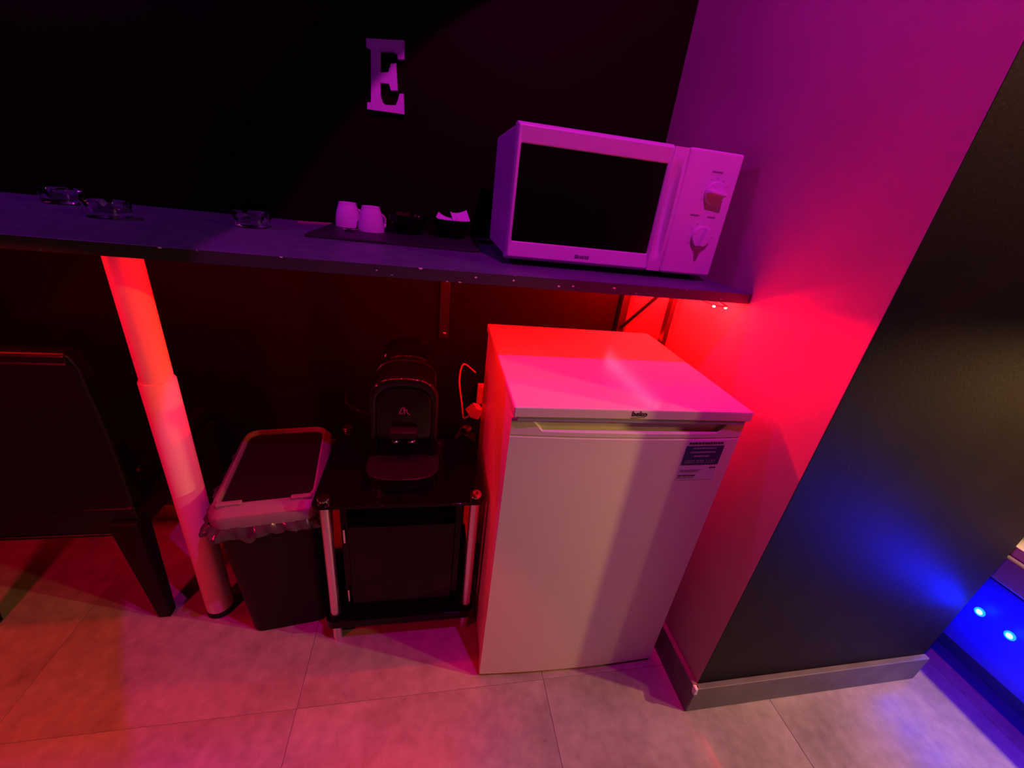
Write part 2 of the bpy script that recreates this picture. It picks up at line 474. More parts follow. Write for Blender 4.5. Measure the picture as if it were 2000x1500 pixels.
# scooped grip at the right edge of the door
bm = bmesh.new()
N = 28
rows = []
for i in range(N+1):
    t = i/N; z = z0+0.003 + t*(HM-0.006)
    u = min(max((t-0.12)/0.76, 0), 1)
    dep = 0.017*math.sin(PI*u)**0.5 if 0 < u < 1 else 0.0
    ridge = 0.004*math.sin(PI*u)**0.7 if 0 < u < 1 else 0.0
    rows.append([bm.verts.new(p) for p in ((0.3385, 0.0, z), (0.345, 0.25*dep, z), (0.353, dep, z), (0.360, 0.85*dep, z), (0.364, -ridge, z), (0.3715, -ridge, z), (0.3730, 0.004, z), (0.3730, 0.030, z), (0.3385, 0.030, z))])
M_ = len(rows[0])
for a, b in zip(rows, rows[1:]):
    for k in range(M_):
        j = (k+1) % M_; bm.faces.new((a[k], a[j], b[j], b[k]))
bm.faces.new(rows[0]); bm.faces.new(list(reversed(rows[-1])))
finish('door_handle', bm, 'white_plastic', door, smooth=True)
bm = bmesh.new()   # small maker's name, too faint to read
for k_, (wx, hz) in enumerate(((0.005, 0.006), (0.004, 0.0045), (0.005, 0.0045), (0.004, 0.0045), (0.0045, 0.0045), (0.004, 0.005))):
    x_ = 0.160 + 0.0058*k_
    bx(bm, x_, x_+wx, -0.0004, 0.001, z0+0.0165, z0+0.0165+hz)
finish('brand_print', bm, 'print_grey', door)
# control panel
cp = B('control_panel', (0.3745, W, 0.0, 0.032, z0, z0+HM), 'white_plastic', mw, bevel=0.006, seg=3)
def knob(x, z, ang):
    bm = bmesh.new(); lathe(bm, [(0.0235, 0.0), (0.0235, -0.006), (0.022, -0.0085), (0.0, -0.009)], 40, (0, 0, 0), 'Y')
    k = finish('dial', bm, 'white_plastic', cp, (x, 0.0, z), (0, ang, 0), smooth=True)
    bm = bmesh.new()
    frustum(bm, [(-0.0225, -0.0045), (0.0225, -0.0045), (0.0225, 0.0045), (-0.0225, 0.0045)], [(-0.020, -0.003), (0.020, -0.003), (0.020, 0.003), (-0.020, 0.003)], 0.008, 0.023)
    for v in bm.verts: v.co = Vector((v.co.x, -v.co.z, v.co.y))
    finish('grip', bm, 'white_plastic', k, bevel=0.0018, seg=2)
knob(0.455, z0+0.180, math.radians(6))
knob(0.452, z0+0.088, math.radians(-78))
for px, pz, wd in ((0.450, 0.222, 0.026), (0.424, 0.132, 0.022), (0.466, 0.131, 0.020)):
    B('print_mark', (px-wd/2, px+wd/2, -0.0004, 0.001, z0+pz-0.0016, z0+pz+0.0016), 'print_grey', cp)
for kx, kz in ((0.455, 0.180), (0.452, 0.088)):
    for k in range(9):
        a = math.radians(-30 + 30*k)
        x, z = kx + 0.030*math.cos(a), z0 + kz + 0.030*math.sin(a)
        B('dial_tick', (x-0.0012, x+0.0012, -0.0003, 0.001, z-0.0009, z+0.0009), 'print_grey', cp)
for x in (0.03, W-0.03):
    for y in (0.05, D-0.04):
        bm = bmesh.new(); lathe(bm, [(0.011, 0), (0.013, z0+0.003)], 16, (x, y, 0)); finish('foot', bm, 'matt_black', mw, smooth=True)

# ------------------------------------------------------------------ fridge
fg = thing('fridge', 'white under-counter fridge with recessed handle standing by the pale wall', 'fridge', (0.155, 0.650, 0), math.radians(-0.9))
FWD, FD = 0.503, 0.49
B('body', (0.004, FWD-0.006, 0.052, FD, 0.012, 0.818), 'white_enamel', fg, bevel=0.003)
B('gasket', (0.010, FWD-0.012, 0.044, 0.053, 0.022, 0.806), 'gasket', fg)
lid = B('lid', (0.0, FWD, -0.002, FD+0.005, 0.8195, 0.842), 'white_top', fg, bevel=0.0035, seg=3)
bm = bmesh.new(); bx(bm, 0.010, FWD-0.012, 0.0, FD-0.02, 0.812, 0.820); finish('lid_trim', bm, 'gasket', fg)
for x in (0.04, FWD-0.05):
    for y in (0.09, FD-0.05):
        bm = bmesh.new(); lathe(bm, [(0.016, 0), (0.016, 0.013)], 16, (x, y, 0)); finish('foot', bm, 'matt_black', fg, smooth=True)
# door with the grip cut into its top edge and a gently bowed front
def topz(x):
    if x < 0.040: return 0.813
    if x < 0.062: return 0.813 - (x-0.040)/0.022*0.024
    if x < 0.440: return 0.789
    if x < 0.458: return 0.789 + (x-0.440)/0.018*0.024
    return 0.813
xs = sorted(set([0.0] + [0.002 + k*0.0165 for k in range(31)] + [0.040, 0.062, 0.440, 0.458, FWD-0.004]))
xs = [x for x in xs if x <= FWD-0.004]
hw = (FWD-0.004)/2
def bow(x): return 0.0075*((x-hw)/hw)**2
bm = bmesh.new()
ZD = 0.010
cols = []
for x in xs:
    y = bow(x); zt = topz(x)
    prof = [(y+0.030, ZD), (y+0.003, ZD), (y, ZD+0.004), (y, 0.7715), (y+0.0016, 0.7735), (y+0.0016, 0.7755), (y, 0.7775), (y, zt-0.003), (y+0.003, zt), (y+0.030, zt)]
    cols.append([bm.verts.new((x, py, pz)) for py, pz in prof])
for a, b in zip(cols, cols[1:]):
    for k in range(len(a)):
        j = (k+1) % len(a); bm.faces.new((a[k], a[j], b[j], b[k]))
bm.faces.new(cols[0]); bm.faces.new(list(reversed(cols[-1])))
fdoor = finish('door', bm, 'white_enamel', fg, smooth=True)
B('door_liner', (0.002, FWD-0.006, 0.030, 0.044, ZD, 0.812), 'white_enamel', fdoor, bevel=0.002)
B('grip_recess', (0.038, 0.460, 0.014, 0.031, 0.770, 0.811), 'white_enamel', fdoor)
# maker's badge on the lid edge
bx0 = 0.250
badge = text('badge_lettering', 'beko', 0.0155, 'print_dark', lid, (bx0, -0.0024, 0.8330), extrude=0.0004, sx=1.05, bold=0.0003)
bm = bmesh.new(); prism_y(bm, [(bx0-0.017, 0.8232), (bx0+0.012, 0.8252), (bx0+0.012, 0.8262), (bx0-0.017, 0.8246)], -0.0026, -0.001)
finish('badge_underline', bm, 'print_dark', lid)
# helpline sticker
sx0, sx1 = 0.377, 0.470
yst = bow(sx1) - 0.0006
def sticker_y(x): return bow(x)
bm = bmesh.new()
cs = []
for k in range(7):
    x = sx0 + (sx1-sx0)*k/6
    cs.append([bm.verts.new((x, bow(x)-0.0007, 0.668)), bm.verts.new((x, bow(x)-0.0007, 0.770)), bm.verts.new((x, bow(x)+0.0005, 0.770)), bm.verts.new((x, bow(x)+0.0005, 0.668))])
for a, b in zip(cs, cs[1:]):
    for k in range(4):
        j = (k+1) % 4; bm.faces.new((a[k], a[j], b[j], b[k]))
bm.faces.new(cs[0]); bm.faces.new(list(reversed(cs[-1])))
stk = finish('sticker', bm, 'label_paper', fdoor); stk['label'] = 'helpline sticker with blue panel'
xc = (sx0+sx1)/2
def curved_panel(name, x0, x1, za, zb, off, material):
    bm = bmesh.new(); cs = []
    for k in range(7):
        x = x0 + (x1-x0)*k/6
        cs.append([bm.verts.new((x, bow(x)-off, za)), bm.verts.new((x, bow(x)-off, zb)), bm.verts.new((x, bow(x)-off+0.0004, zb)), bm.verts.new((x, bow(x)-off+0.0004, za))])
    for a, b in zip(cs, cs[1:]):
        for k in range(4):
            j = (k+1) % 4; bm.faces.new((a[k], a[j], b[j], b[k]))
    bm.faces.new(cs[0]); bm.faces.new(list(reversed(cs[-1])))
    o = finish(name, bm, material, fg)
    o.parent = stk
    return o
curved_panel('blue_panel', sx0+0.001, sx1-0.001, 0.708, 0.757, 0.0011, 'label_blue')
slope = math.atan((bow(sx1)-bow(sx0))/(sx1-sx0))
def sticker_text(name, body, size, x, z, material, sxx=1.0):
    o = text(name, body, size, material, stk, (x, bow(x)-0.0016, z), rot=(PI/2, 0, slope), extrude=0.0001, sx=sxx)
    return o
sticker_text('phone_number', '0800 070 1137', 0.0128, xc-0.002, 0.7165, 'label_white', 0.98)
# print too small to read: rows of broken strokes
def strokes(x0, x1, z, h, material, off=0.0014, n=9):
    bm = bmesh.new(); x = x0
    while x < x1:
        l = random.uniform(0.003, 0.009)
        xe = min(x+l, x1)
        y = bow((x+xe)/2)-off
        bx(bm, x, xe, y, y+0.0003, z-h/2, z+h/2)
        x = xe + random.uniform(0.0008, 0.0018)
    o = finish('print_line', bm, material, fg); o.parent = stk
strokes(sx0+0.005, sx1-0.006, 0.7635, 0.0050, 'print_dark')
strokes(sx0+0.018, sx1-0.020, 0.7510, 0.0032, 'label_white')
strokes(sx0+0.014, sx1-0.018, 0.7410, 0.0036, 'label_white')
strokes(sx0+0.026, sx1-0.030, 0.7310, 0.0036, 'label_white')
strokes(sx0+0.004, sx0+0.055, 0.6950, 0.0014, 'print_grey')
strokes(sx0+0.004, sx0+0.050, 0.6910, 0.0014, 'print_grey')
strokes(sx0+0.003, sx0+0.045, 0.6800, 0.0028, 'print_dark')
strokes(sx0+0.003, sx0+0.045, 0.6745, 0.0012, 'print_grey')
strokes(sx1-0.018, sx1-0.004, 0.7000, 0.0036, 'print_dark')

# ------------------------------------------------------------------ socket, plug and cable behind the fridge
sk = thing('wall_socket', 'white double wall socket half hidden behind the fridge', 'socket', (0.225, YB, 0.49))
B('face_plate', (-0.045, 0.045, -0.010, 0, -0.043, 0.043), 'white_plastic', sk, bevel=0.003)
B('switch', (-0.030, -0.018, -0.013, -0.009, 0.016, 0.032), 'white_plastic', sk, bevel=0.001)
pg = thing('mains_plug', 'white mains plug beside the fridge with a looping lead', 'plug', (0.150, 1.17, 0.538), math.radians(20))
bm = bmesh.new()
frustum(bm, [(-0.020, -0.022), (0.020, -0.022), (0.020, 0.022), (-0.020, 0.022)], [(-0.016, -0.016), (0.016, -0.016), (0.016, 0.016), (-0.016, 0.016)], -0.018, 0.020)
finish('plug_body', bm, 'white_plastic', pg, rot=(0.3, 0.5, 0.2), bevel=0.004, seg=2)
bm = bmesh.new()
tube(bm, bezier([(-0.014, 0.0, -0.012), (-0.026, 0.004, -0.022), (-0.030, 0.02, -0.030), (-0.026, 0.05, 0.01), (-0.016, 0.10, 0.07), (0.02, 0.15, 0.10), (0.075, 0.165, 0.055)], 10), 0.0028, 8)
finish('lead', bm, 'white_cable', pg, smooth=True)

# ------------------------------------------------------------------ black glass side table with chrome posts
tb = thing('side_table', 'black glass-topped cabinet with four chrome posts beside the fridge', 'cabinet', (-0.055, 0.965, 0))
TX, TY = 0.178, 0.155
bm = bmesh.new(); pts = rrect(-TX-0.026, TX+0.022, -TY-0.024, TY+0.024, 0.018, 5); frustum(bm, pts, pts, 0.4865, 0.4945)
finish('glass_top', bm, 'black_glass', tb, bevel=0.0015, seg=2)
bm = bmesh.new(); pts = rrect(-TX-0.024, TX+0.020, -TY-0.022, TY+0.022, 0.018, 5); frustum(bm, pts, pts, 0.062, 0.090)
finish('bottom_shelf', bm, 'black_gloss', tb, bevel=0.002, seg=2)
for sx in (-1, 1):
    for sy in (-1, 1):
        c = (sx*TX, sy*TY, 0)
        bm = bmesh.new(); lathe(bm, [(0.0125, 0.090), (0.0125, 0.4865)], 28, c)
        p = finish('post', bm, 'brushed_chrome', tb, smooth=True)
        bm = bmesh.new(); lathe(bm, [(0.0150, 0.4945), (0.0150, 0.503), (0.0138, 0.5055), (0.004, 0.5072), (0.0, 0.5055)], 28, c)
        finish('cap', bm, 'chrome', p, smooth=True)
        bm = bmesh.new(); lathe(bm, [(0.0150, 0.090), (0.0150, 0.103), (0.0127, 0.104)], 28, c)
        finish('collar', bm, 'matt_black', p, smooth=True)
        bm = bmesh.new(); lathe(bm, [(0.013, 0.0), (0.0135, 0.003), (0.0125, 0.010), (0.0125, 0.062)], 28, c)
        finish('foot', bm, 'brushed_chrome', p, smooth=True)
B('side_panel', (-TX+0.028, -TX+0.044, -TY+0.015, TY-0.005, 0.090, 0.4865), 'black_gloss', tb, bevel=0.001)
B('side_panel', (TX-0.044, TX-0.028, -TY+0.015, TY-0.005, 0.090, 0.4865), 'black_gloss', tb, bevel=0.001)
B('back_panel', (-TX+0.044, TX-0.044, TY-0.02, TY-0.005, 0.090, 0.4865), 'black_gloss', tb)
B('shelf_board', (-TX+0.044, TX-0.044, -TY+0.018, TY-0.02, 0.404, 0.414), 'black_gloss', tb, bevel=0.001)
cd = B('cabinet_door', (-TX+0.046, TX-0.046, -TY+0.006, -TY+0.018, 0.094, 0.402), 'black_gloss', tb, bevel=0.0015)
for z in (0.372, 0.155):
    bm = bmesh.new(); lathe(bm, [(0.0035, -0.022), (0.0035, 0.022)], 14, (-TX+0.036, -TY+0.009, z)); finish('hinge', bm, 'chrome', cd, smooth=True)

# ------------------------------------------------------------------ pod coffee machine
cm = thing('coffee_machine', 'glossy black pod coffee machine with twin spouts on the glass table', 'coffee machine', (-0.058, 0.83, 0.4945))
def arch(w, h, n=22, k=2.6):
    """arch outline in x,z: straight sides, rounded (superellipse) top"""
    pts = [(-w/2, 0.0)]
    zc = h - w*0.40
    for i in range(n+1):
        a = PI - PI*i/n
        cx, sz = math.cos(a), math.sin(a)
        pts.append((w/2*math.copysign(abs(cx)**(2/k), cx), zc + w*0.40*abs(sz)**(2/k)))
    pts.append((w/2, 0.0))
    return pts
def loft_y(bm, secs, cap=True):
    rings = [[bm.verts.new((x, y, z)) for x, z in poly] for y, poly in secs]
    n = len(rings[0])
    for a, b in zip(rings, rings[1:]):
        for i in range(n):
            j = (i+1) % n; bm.faces.new((a[i], a[j], b[j], b[i]))
    if cap: bm.faces.new(rings[0]); bm.faces.new(list(reversed(rings[-1])))
bm = bmesh.new()
loft_y(bm, [(0.108, arch(0.150, 0.254)), (0.114, arch(0.163, 0.262)), (0.20, arch(0.160, 0.268)), (0.245, arch(0.150, 0.270)), (0.262, arch(0.140, 0.262))])
body = finish('body', bm, 'machine_gloss', cm, smooth=True)
# raised rim around the front
bm = bmesh.new()
o_ = arch(0.166, 0.266); i_ = arch(0.132, 0.236)
def ring_loft(bm, seq):
    rings = [[bm.verts.new((x, y, z)) for x, z in poly] for y, poly in seq]
    n = len(rings[0])
    for a, b in zip(rings, rings[1:]):
        for i in range(n-1): bm.faces.new((a[i], a[i+1], b[i+1], b[i]))
ring_loft(bm, [(0.122, arch(0.167, 0.2665)), (0.106, arch(0.167, 0.2665)), (0.1025, arch(0.1655, 0.2657)), (0.0998, arch(0.1625, 0.2638)), (0.0980, arch(0.158, 0.2608)), (0.0975, arch(0.153, 0.2565)), (0.0985, arch(0.142, 0.247)), (0.101, arch(0.136, 0.242)), (0.112, arch(0.134, 0.240))])
finish('front_rim', bm, 'machine_gloss', body, smooth=True)
bm = bmesh.new(); loft_y(bm, [(0.098, arch(0.128, 0.228)), (0.099, arch(0.132, 0.234)), (0.1005, arch(0.1335, 0.2385)), (0.110, arch(0.1335, 0.239))])
for v in bm.verts:
    if v.co.z < 0.10: v.co.z = 0.095
fp = finish('front_panel', bm, 'machine_gloss', body, smooth=True)
# mark on the front
for pts in ([(-0.0145, 0.168), (-0.0105, 0.168), (-0.003, 0.186), (-0.006, 0.186)], [(-0.0125, 0.168), (-0.003, 0.168), (-0.003, 0.171), (-0.0112, 0.171)],
            [(-0.0005, 0.168), (0.0025, 0.168), (0.0025, 0.187), (-0.0025, 0.188)], [(0.0025, 0.183), (0.009, 0.180), (0.0075, 0.176), (0.0025, 0.1785)], [(0.003, 0.177), (0.0060, 0.176), (0.0155, 0.166), (0.0118, 0.166)]):
    bm = bmesh.new(); prism_y(bm, pts, 0.0972, 0.099); finish('front_mark', bm, 'machine_logo', fp)
# spouts
for sx in (-0.0195, 0.0195):
    bm = bmesh.new(); lathe(bm, [(0.0105, 0.118), (0.0105, 0.100), (0.0090, 0.090), (0.0070, 0.088)], 20, (sx, 0.085, 0))
    s_ = finish('spout', bm, 'black_gloss', body, smooth=True)
    bm = bmesh.new(); lathe(bm, [(0.0092, 0.0965), (0.0113, 0.098), (0.0113, 0.1015), (0.0095, 0.103)], 20, (sx, 0.085, 0))
    finish('spout_ring', bm, 'chrome', s_, smooth=True)
bm = bmesh.new(); pts = rrect(-0.034, 0.034, 0.070, 0.105, 0.010, 4); frustum(bm, pts, pts, 0.112, 0.130); finish('spout_housing', bm, 'black_plastic', body, bevel=0.002)
# base with the D-shaped drip tray
def dshape(w, y0, y1, n=24):
    pts = []
    for i in range(n+1):
        a = PI + PI*i/n
        cx, sy = math.cos(a), math.sin(a)
        pts.append((w/2*math.copysign(abs(cx)**0.75, cx), y0 + 0.062 + 0.062*math.copysign(abs(sy)**0.75, sy)))
    return pts + [(w/2, y1), (-w/2, y1)]
bm = bmesh.new(); frustum(bm, dshape(0.166, 0.010, 0.26), dshape(0.172, 0.006, 0.26), 0.0, 0.030); finish('base', bm, 'black_plastic', cm, bevel=0.002, smooth=True)
bm = bmesh.new(); frustum(bm, dshape(0.176, 0.002, 0.105), dshape(0.180, 0.0, 0.105), 0.030, 0.040)
dt = finish('drip_tray', bm, 'black_plastic', cm, bevel=0.0025, seg=3)
for k in range(7):
    x = -0.060 + 0.020*k
    B('grille_bar', (x-0.004, x+0.004, 0.022, 0.098, 0.0395, 0.0420), 'black_plastic', dt, bevel=0.0008)
# lever lid seam and water tank at the back
bm = bmesh.new(); loft_y(bm, [(0.262, arch(0.138, 0.262)), (0.268, arch(0.146, 0.276)), (0.32, arch(0.146, 0.287)), (0.338, arch(0.138, 0.285)), (0.344, arch(0.120, 0.270))])
wt = finish('water_tank', bm, 'black_gloss', cm, smooth=True)
bm = bmesh.new(); ring_loft(bm, [(0.205, arch(0.1600, 0.2680)), (0.206, arch(0.1625, 0.2700)), (0.209, arch(0.1625, 0.2700)), (0.210, arch(0.1600, 0.2683))]); finish('lid_seam', bm, 'black_plastic', body, smooth=True)
bm = bmesh.new()
tube(bm, bezier([(-0.07, 0.33, 0.03), (-0.13, 0.37, 0.012), (-0.17, 0.395, 0.012), (-0.192, 0.375, 0.045), (-0.20, 0.41, 0.05), (-0.21, 0.47, 0.03), (-0.215, 0.558, 0.01)], 8), 0.003, 8)
finish('power_lead', bm, 'black_plastic', cm, smooth=True)

# ------------------------------------------------------------------ swing-lid bin
bn = thing('waste_bin', 'black rectangular flap-lid bin with bin bag between post and glass table', 'bin', (-0.385, 0.985, 0), math.radians(7.5))
bm = bmesh.new()
frustum(bm, rrect(-0.098, 0.098, -0.135, 0.135, 0.03, 6), rrect(-0.116, 0.112, -0.175, 0.175, 0.035, 6), 0.0, 0.435)
finish('bucket', bm, 'matt_black', bn, bevel=0.004, smooth=True)
# lid rim with a flap set into it
def rim(bm, outer, inner, levels):
    L = []
    for kind, z, grow in levels:
        base = outer if kind == 'o' else inner
        cx = sum(p[0] for p in base)/len(base); cy = sum(p[1] for p in base)/len(base)
        L.append([bm.verts.new((x + grow*(1 if x > cx else -1), y + grow*(1 if y > cy else -1), z)) for x, y in base])
    n = len(L[0])
    for a, b in zip(L, L[1:] + L[:1]):
        for i in range(n):
            j = (i+1) % n; bm.faces.new((a[i], a[j], b[j], b[i]))
bm = bmesh.new()
rim(bm, rrect(-0.122, 0.118, -0.186, 0.182, 0.042, 8), rrect(-0.100, 0.096, -0.150, 0.160, 0.028, 8),
    [('o', 0.435, 0), ('o', 0.458, 0.0), ('o', 0.466, -0.004), ('i', 0.474, 0.010), ('i', 0.480, 0.006), ('i', 0.480, 0.001), ('i', 0.476, 0.0), ('i', 0.440, 0.0)])
lidb = finish('lid_rim', bm, 'bin_plastic', bn, smooth=True)
bm = bmesh.new(); pts = rrect(-0.098, 0.094, -0.147, 0.157, 0.026, 8); frustum(bm, pts, pts, 0.456, 0.470)
finish('flap', bm, 'bin_lid_plastic', lidb, bevel=0.003, seg=2)
for x0, x1 in ((-0.104, -0.050), (0.050, 0.098)):
    B('latch_tab', (x0, x1, -0.158, -0.144, 0.472, 0.484), 'bin_plastic', lidb, bevel=0.004, seg=2)
# bin bag turned over the rim, crumpled
bm = bmesh.new()
base = rrect(-0.118, 0.115, -0.178, 0.178, 0.038, 14)
dense = []
for i in range(len(base)):
    a, b = base[i], base[(i+1) % len(base)]
    d = math.hypot(b[0]-a[0], b[1]-a[1]); k = max(1, int(d/0.006))
    for q in range(k): dense.append((a[0]+(b[0]-a[0])*q/k, a[1]+(b[1]-a[1])*q/k))
rnd = random.Random(3)
NL = 6; L = []
ph = [rnd.uniform(0, 6.28) for _ in range(6)]
for l in range(NL):
    t = l/(NL-1); row = []
    for i, (x, y) in enumerate(dense):
        s = i*0.006
        out = 0.006 + 0.012*math.sin(PI*t) + 0.004*math.sin(s*95+ph[0]+3*t) + 0.003*math.sin(s*210+ph[1]-4*t) + rnd.uniform(-0.0016, 0.0016)
        if x < -0.08: out += 0.010*math.sin(PI*t)
        n = Vector((x, y*0.7, 0)).normalized()
        z = 0.438 - t*(0.040 + 0.008*math.sin(s*40+ph[2]) + 0.004*math.sin(s*120+ph[3]))
        row.append(bm.verts.new((x + n.x*out, y + n.y*out, z)))
    L.append(row)
n = len(dense)
for a, b in zip(L, L[1:]):
    for i in range(n):
        j = (i+1) % n; bm.faces.new((a[i], a[j], b[j], b[i]))
bag = finish('bin_bag', bm, 'bag_film', bn, smooth=True); bag['label'] = 'shiny crumpled bag edge'
for p in bag.data.polygons: p.use_smooth = True

# ------------------------------------------------------------------ black chair pushed under the shelf (seen from behind)
ch = thing('dining_chair', 'black leather high-back dining chair pushed under the shelf at the left', 'chair', (-0.92, 1.10, 0))
def tapered_leg(x, y, xo):
    bm = bmesh.new()
    frustum(bm, [(x-0.015, y-0.015), (x+0.015, y-0.015), (x+0.015, y+0.015), (x-0.015, y+0.015)],
            [(x-0.034+xo, y-0.028), (x+0.030+xo, y-0.028), (x+0.030+xo, y+0.022), (x-0.034+xo, y+0.022)], 0.0, 0.36)
    finish('leg', bm, 'matt_black', ch, bevel=0.003)
tapered_leg(0.205, -0.175, -0.006); tapered_leg(-0.205, -0.175, 0.010); tapered_leg(0.195, 0.20, 0); tapered_leg(-0.195, 0.20, 0)
bm = bmesh.new(); bx(bm, -0.235, 0.225, -0.19, 0.24, 0.315, 0.40); finish('seat_rail', bm, 'black_leather', ch, bevel=0.010, seg=3)
bm = bmesh.new(); bx(bm, -0.225, 0.215, -0.13, 0.235, 0.40, 0.47); finish('seat', bm, 'black_leather', ch, bevel=0.022, seg=4)
bm = bmesh.new()
rows = []
for i in range(13):
    t = i/12; z = 0.385 + t*0.42
    y = -0.185 - 0.010*t + 0.008*math.sin(PI*t)
    wv = 0.232 - 0.006*t
    if t > 0.93: wv -= 0.010*(t-0.93)/0.07
    rows.append([bm.verts.new(p) for p in ((-wv-0.004, y, z), (0, y-0.006, z), (wv-0.012, y, z), (wv-0.012, y+0.055-0.012*t, z), (0, y+0.049-0.012*t, z), (-wv-0.004, y+0.055-0.012*t, z))])
for a, b in zip(rows, rows[1:]):
    for k in range(6):
        j = (k+1) % 6; bm.faces.new((a[k], a[j], b[j], b[k]))
bm.faces.new(rows[0]); bm.faces.new(list(reversed(rows[-1])))
bk = finish('backrest', bm, 'black_leather', ch, bevel=0.010, seg=3)
bm = bmesh.new(); tube(bm, [(-0.225, -0.198, 0.783), (0, -0.204, 0.784), (0.205, -0.198, 0.783)], 0.003, 8); finish('piping', bm, 'black_leather', bk, smooth=True)
bm = bmesh.new(); tube(bm, [(-0.232, -0.190, 0.318), (0, -0.191, 0.318), (0.222, -0.190, 0.318)], 0.004, 8); finish('rail_piping', bm, 'black_leather', ch, smooth=True)

# ------------------------------------------------------------------ things on the shelf
tr = thing('serving_tray', 'flat black slate tray under the mugs and bowls', 'tray', (-0.085, 1.215, ZS1), math.radians(-1.0))
bm = bmesh.new(); pts = rrect(-0.205, 0.205, -0.145, 0.145, 0.012, 4); frustum(bm, pts, pts, 0.0, 0.006)
finish('slab', bm, 'slate', tr, bevel=0.0012)
ZT = ZS1 + 0.006
def make_mug():
    t = thing('mug', '', 'mug', group='upturned mugs on the slate tray')
    bm = bmesh.new()
    prof = [(0.0375, 0.0), (0.0392, 0.001), (0.0395, 0.010), (0.0380, 0.030), (0.0340, 0.052), (0.0285, 0.070), (0.0270, 0.0745), (0.0270, 0.0790), (0.0250, 0.0800), (0.0235, 0.0785), (0.0, 0.0785)]
    lathe(bm, prof, 40, cap=False)
    inn = [(0.0375, 0.0), (0.0360, 0.001), (0.0360, 0.010), (0.0345, 0.030), (0.0305, 0.052), (0.0250, 0.070), (0.0, 0.0725)]
    lathe(bm, inn, 40, cap=False)
    bmesh.ops.remove_doubles(bm, verts=bm.verts, dist=1e-5)
    for v in bm.verts: v.co = Vector((v.co.x*0.86, v.co.y*0.86, v.co.z*0.80))
    finish('cup', bm, 'porcelain', t, smooth=True)
    bm = bmesh.new()
    tube(bm, bezier([(0.030, 0, 0.012), (0.043, 0, 0.011), (0.050, 0, 0.021), (0.045, 0, 0.036), (0.027, 0, 0.047)], 8), 0.0038, 10)
    finish('handle', bm, 'porcelain', t, smooth=True)
    return t
def dup(root, loc, rz, label):
    r = root.copy(); COL.objects.link(r); r.location = loc; r.rotation_euler = (0, 0, rz); r['label'] = label
    for c in list(root.children):
        d = c.copy(); COL.objects.link(d); d.parent = r
    return r
mug1 = make_mug()
mug1.location = (-0.232, 1.300, ZT); mug1.rotation_euler = (0, 0, math.radians(38)); mug1['label'] = 'upturned white mug on the tray, left of the pair'
dup(mug1, (-0.163, 1.243, ZT), math.radians(48), 'upturned white mug nearer the tray front, right of the pair')

def bowl_body(name, label, x, y):
    t = thing(name, label, 'bowl', (x, y, ZT), group='black bowls on the slate tray')
    bm = bmesh.new()
    lathe(bm, [(0.0, 0.0), (0.028, 0.0), (0.030, 0.004), (0.046, 0.022), (0.054, 0.046), (0.0545, 0.050), (0.0520, 0.050), (0.0510, 0.046), (0.043, 0.024), (0.026, 0.008), (0.0, 0.008)], 40, cap=False)
    bmesh.ops.remove_doubles(bm, verts=bm.verts, dist=1e-5)
    finish('shell', bm, 'black_gloss', t, smooth=True)
    return t
BX1, BY1, BX2, BY2 = -0.068, 1.275, 0.052, 1.285
bowl_body('bowl', 'glossy black bowl holding dark foil coffee pods, beside the mugs', BX1, BY1)
bowl_body('bowl', 'glossy black bowl holding torn white packets, next to the microwave', BX2, BY2)
podg = 'foil coffee pods in the black bowl'
bm = bmesh.new(); lathe(bm, [(0.0095, 0.0), (0.0110, 0.004), (0.0145, 0.022), (0.0172, 0.023), (0.0172, 0.0245), (0.0, 0.0252)], 18); pod0 = finish('coffee_pod', bm, 'foil_dark', None, smooth=True)
pod_spots = [(-0.022, -0.006, 0.026, 0.5, 0.3), (0.018, -0.016, 0.024, -0.4, 0.5), (0.004, 0.020, 0.028, 0.2, -0.6)]
pl = ['dark red foil coffee pod at the left of the bowl beside the mugs', 'dark red foil coffee pod at the front of the bowl beside the mugs', 'dark red foil coffee pod at the back of the bowl beside the mugs']
for k, (dx, dy, dz, ax, ay) in enumerate(pod_spots):
    o = pod0 if k == 0 else pod0.copy()
    if k: COL.objects.link(o)
    o.location = (BX1+dx, BY1+dy, ZT+dz); o.rotation_euler = (ax, ay, 0)
    tag(o, pl[k], 'coffee pod', podg)
def packet(dx, dy, dz, rot, w, h, label):
    bm = bmesh.new()
    n = 8; top = []; bot = []
    for i in range(n+1):
        for j in range(3):
            u, v = i/n - .5, j/2 - .5
            t = 0.004*(1-abs(2*v)**2)*math.sin(PI*i/n)
            top.append(((i, j), bm.verts.new((u*w, v*h, t + 0.010*u*u*4 + 0.0006)))); bot.append(((i, j), bm.verts.new((u*w, v*h, -t + 0.010*u*u*4 - 0.0006))))
    T = dict(top); Bt = dict(bot)
    for i in range(n):
        for j in range(2):
            bm.faces.new((T[i, j], T[i+1, j], T[i+1, j+1], T[i, j+1])); bm.faces.new((Bt[i, j], Bt[i, j+1], Bt[i+1, j+1], Bt[i+1, j]))
    edge = [(i, 0) for i in range(n+1)] + [(n, 1), (n, 2)] + [(i, 2) for i in range(n-1, -1, -1)] + [(0, 1)]
    for a, b in zip(edge, edge[1:] + edge[:1]): bm.faces.new((T[b], T[a], Bt[a], Bt[b]))
    o = finish('sugar_packet', bm, 'paper_white', None, (BX2+dx, BY2+dy, ZT+dz), rot, smooth=True)
    tag(o, label, 'packet', 'white packets in the black bowl')
packet(0.022, -0.004, 0.054, (0.9, -0.15, 0.35), 0.050, 0.034, 'white paper packet standing highest in the bowl next to the microwave')
packet(-0.014, -0.012, 0.047, (0.5, 0.12, -0.25), 0.054, 0.026, 'white paper packet lying low at the left of the bowl next to the microwave')
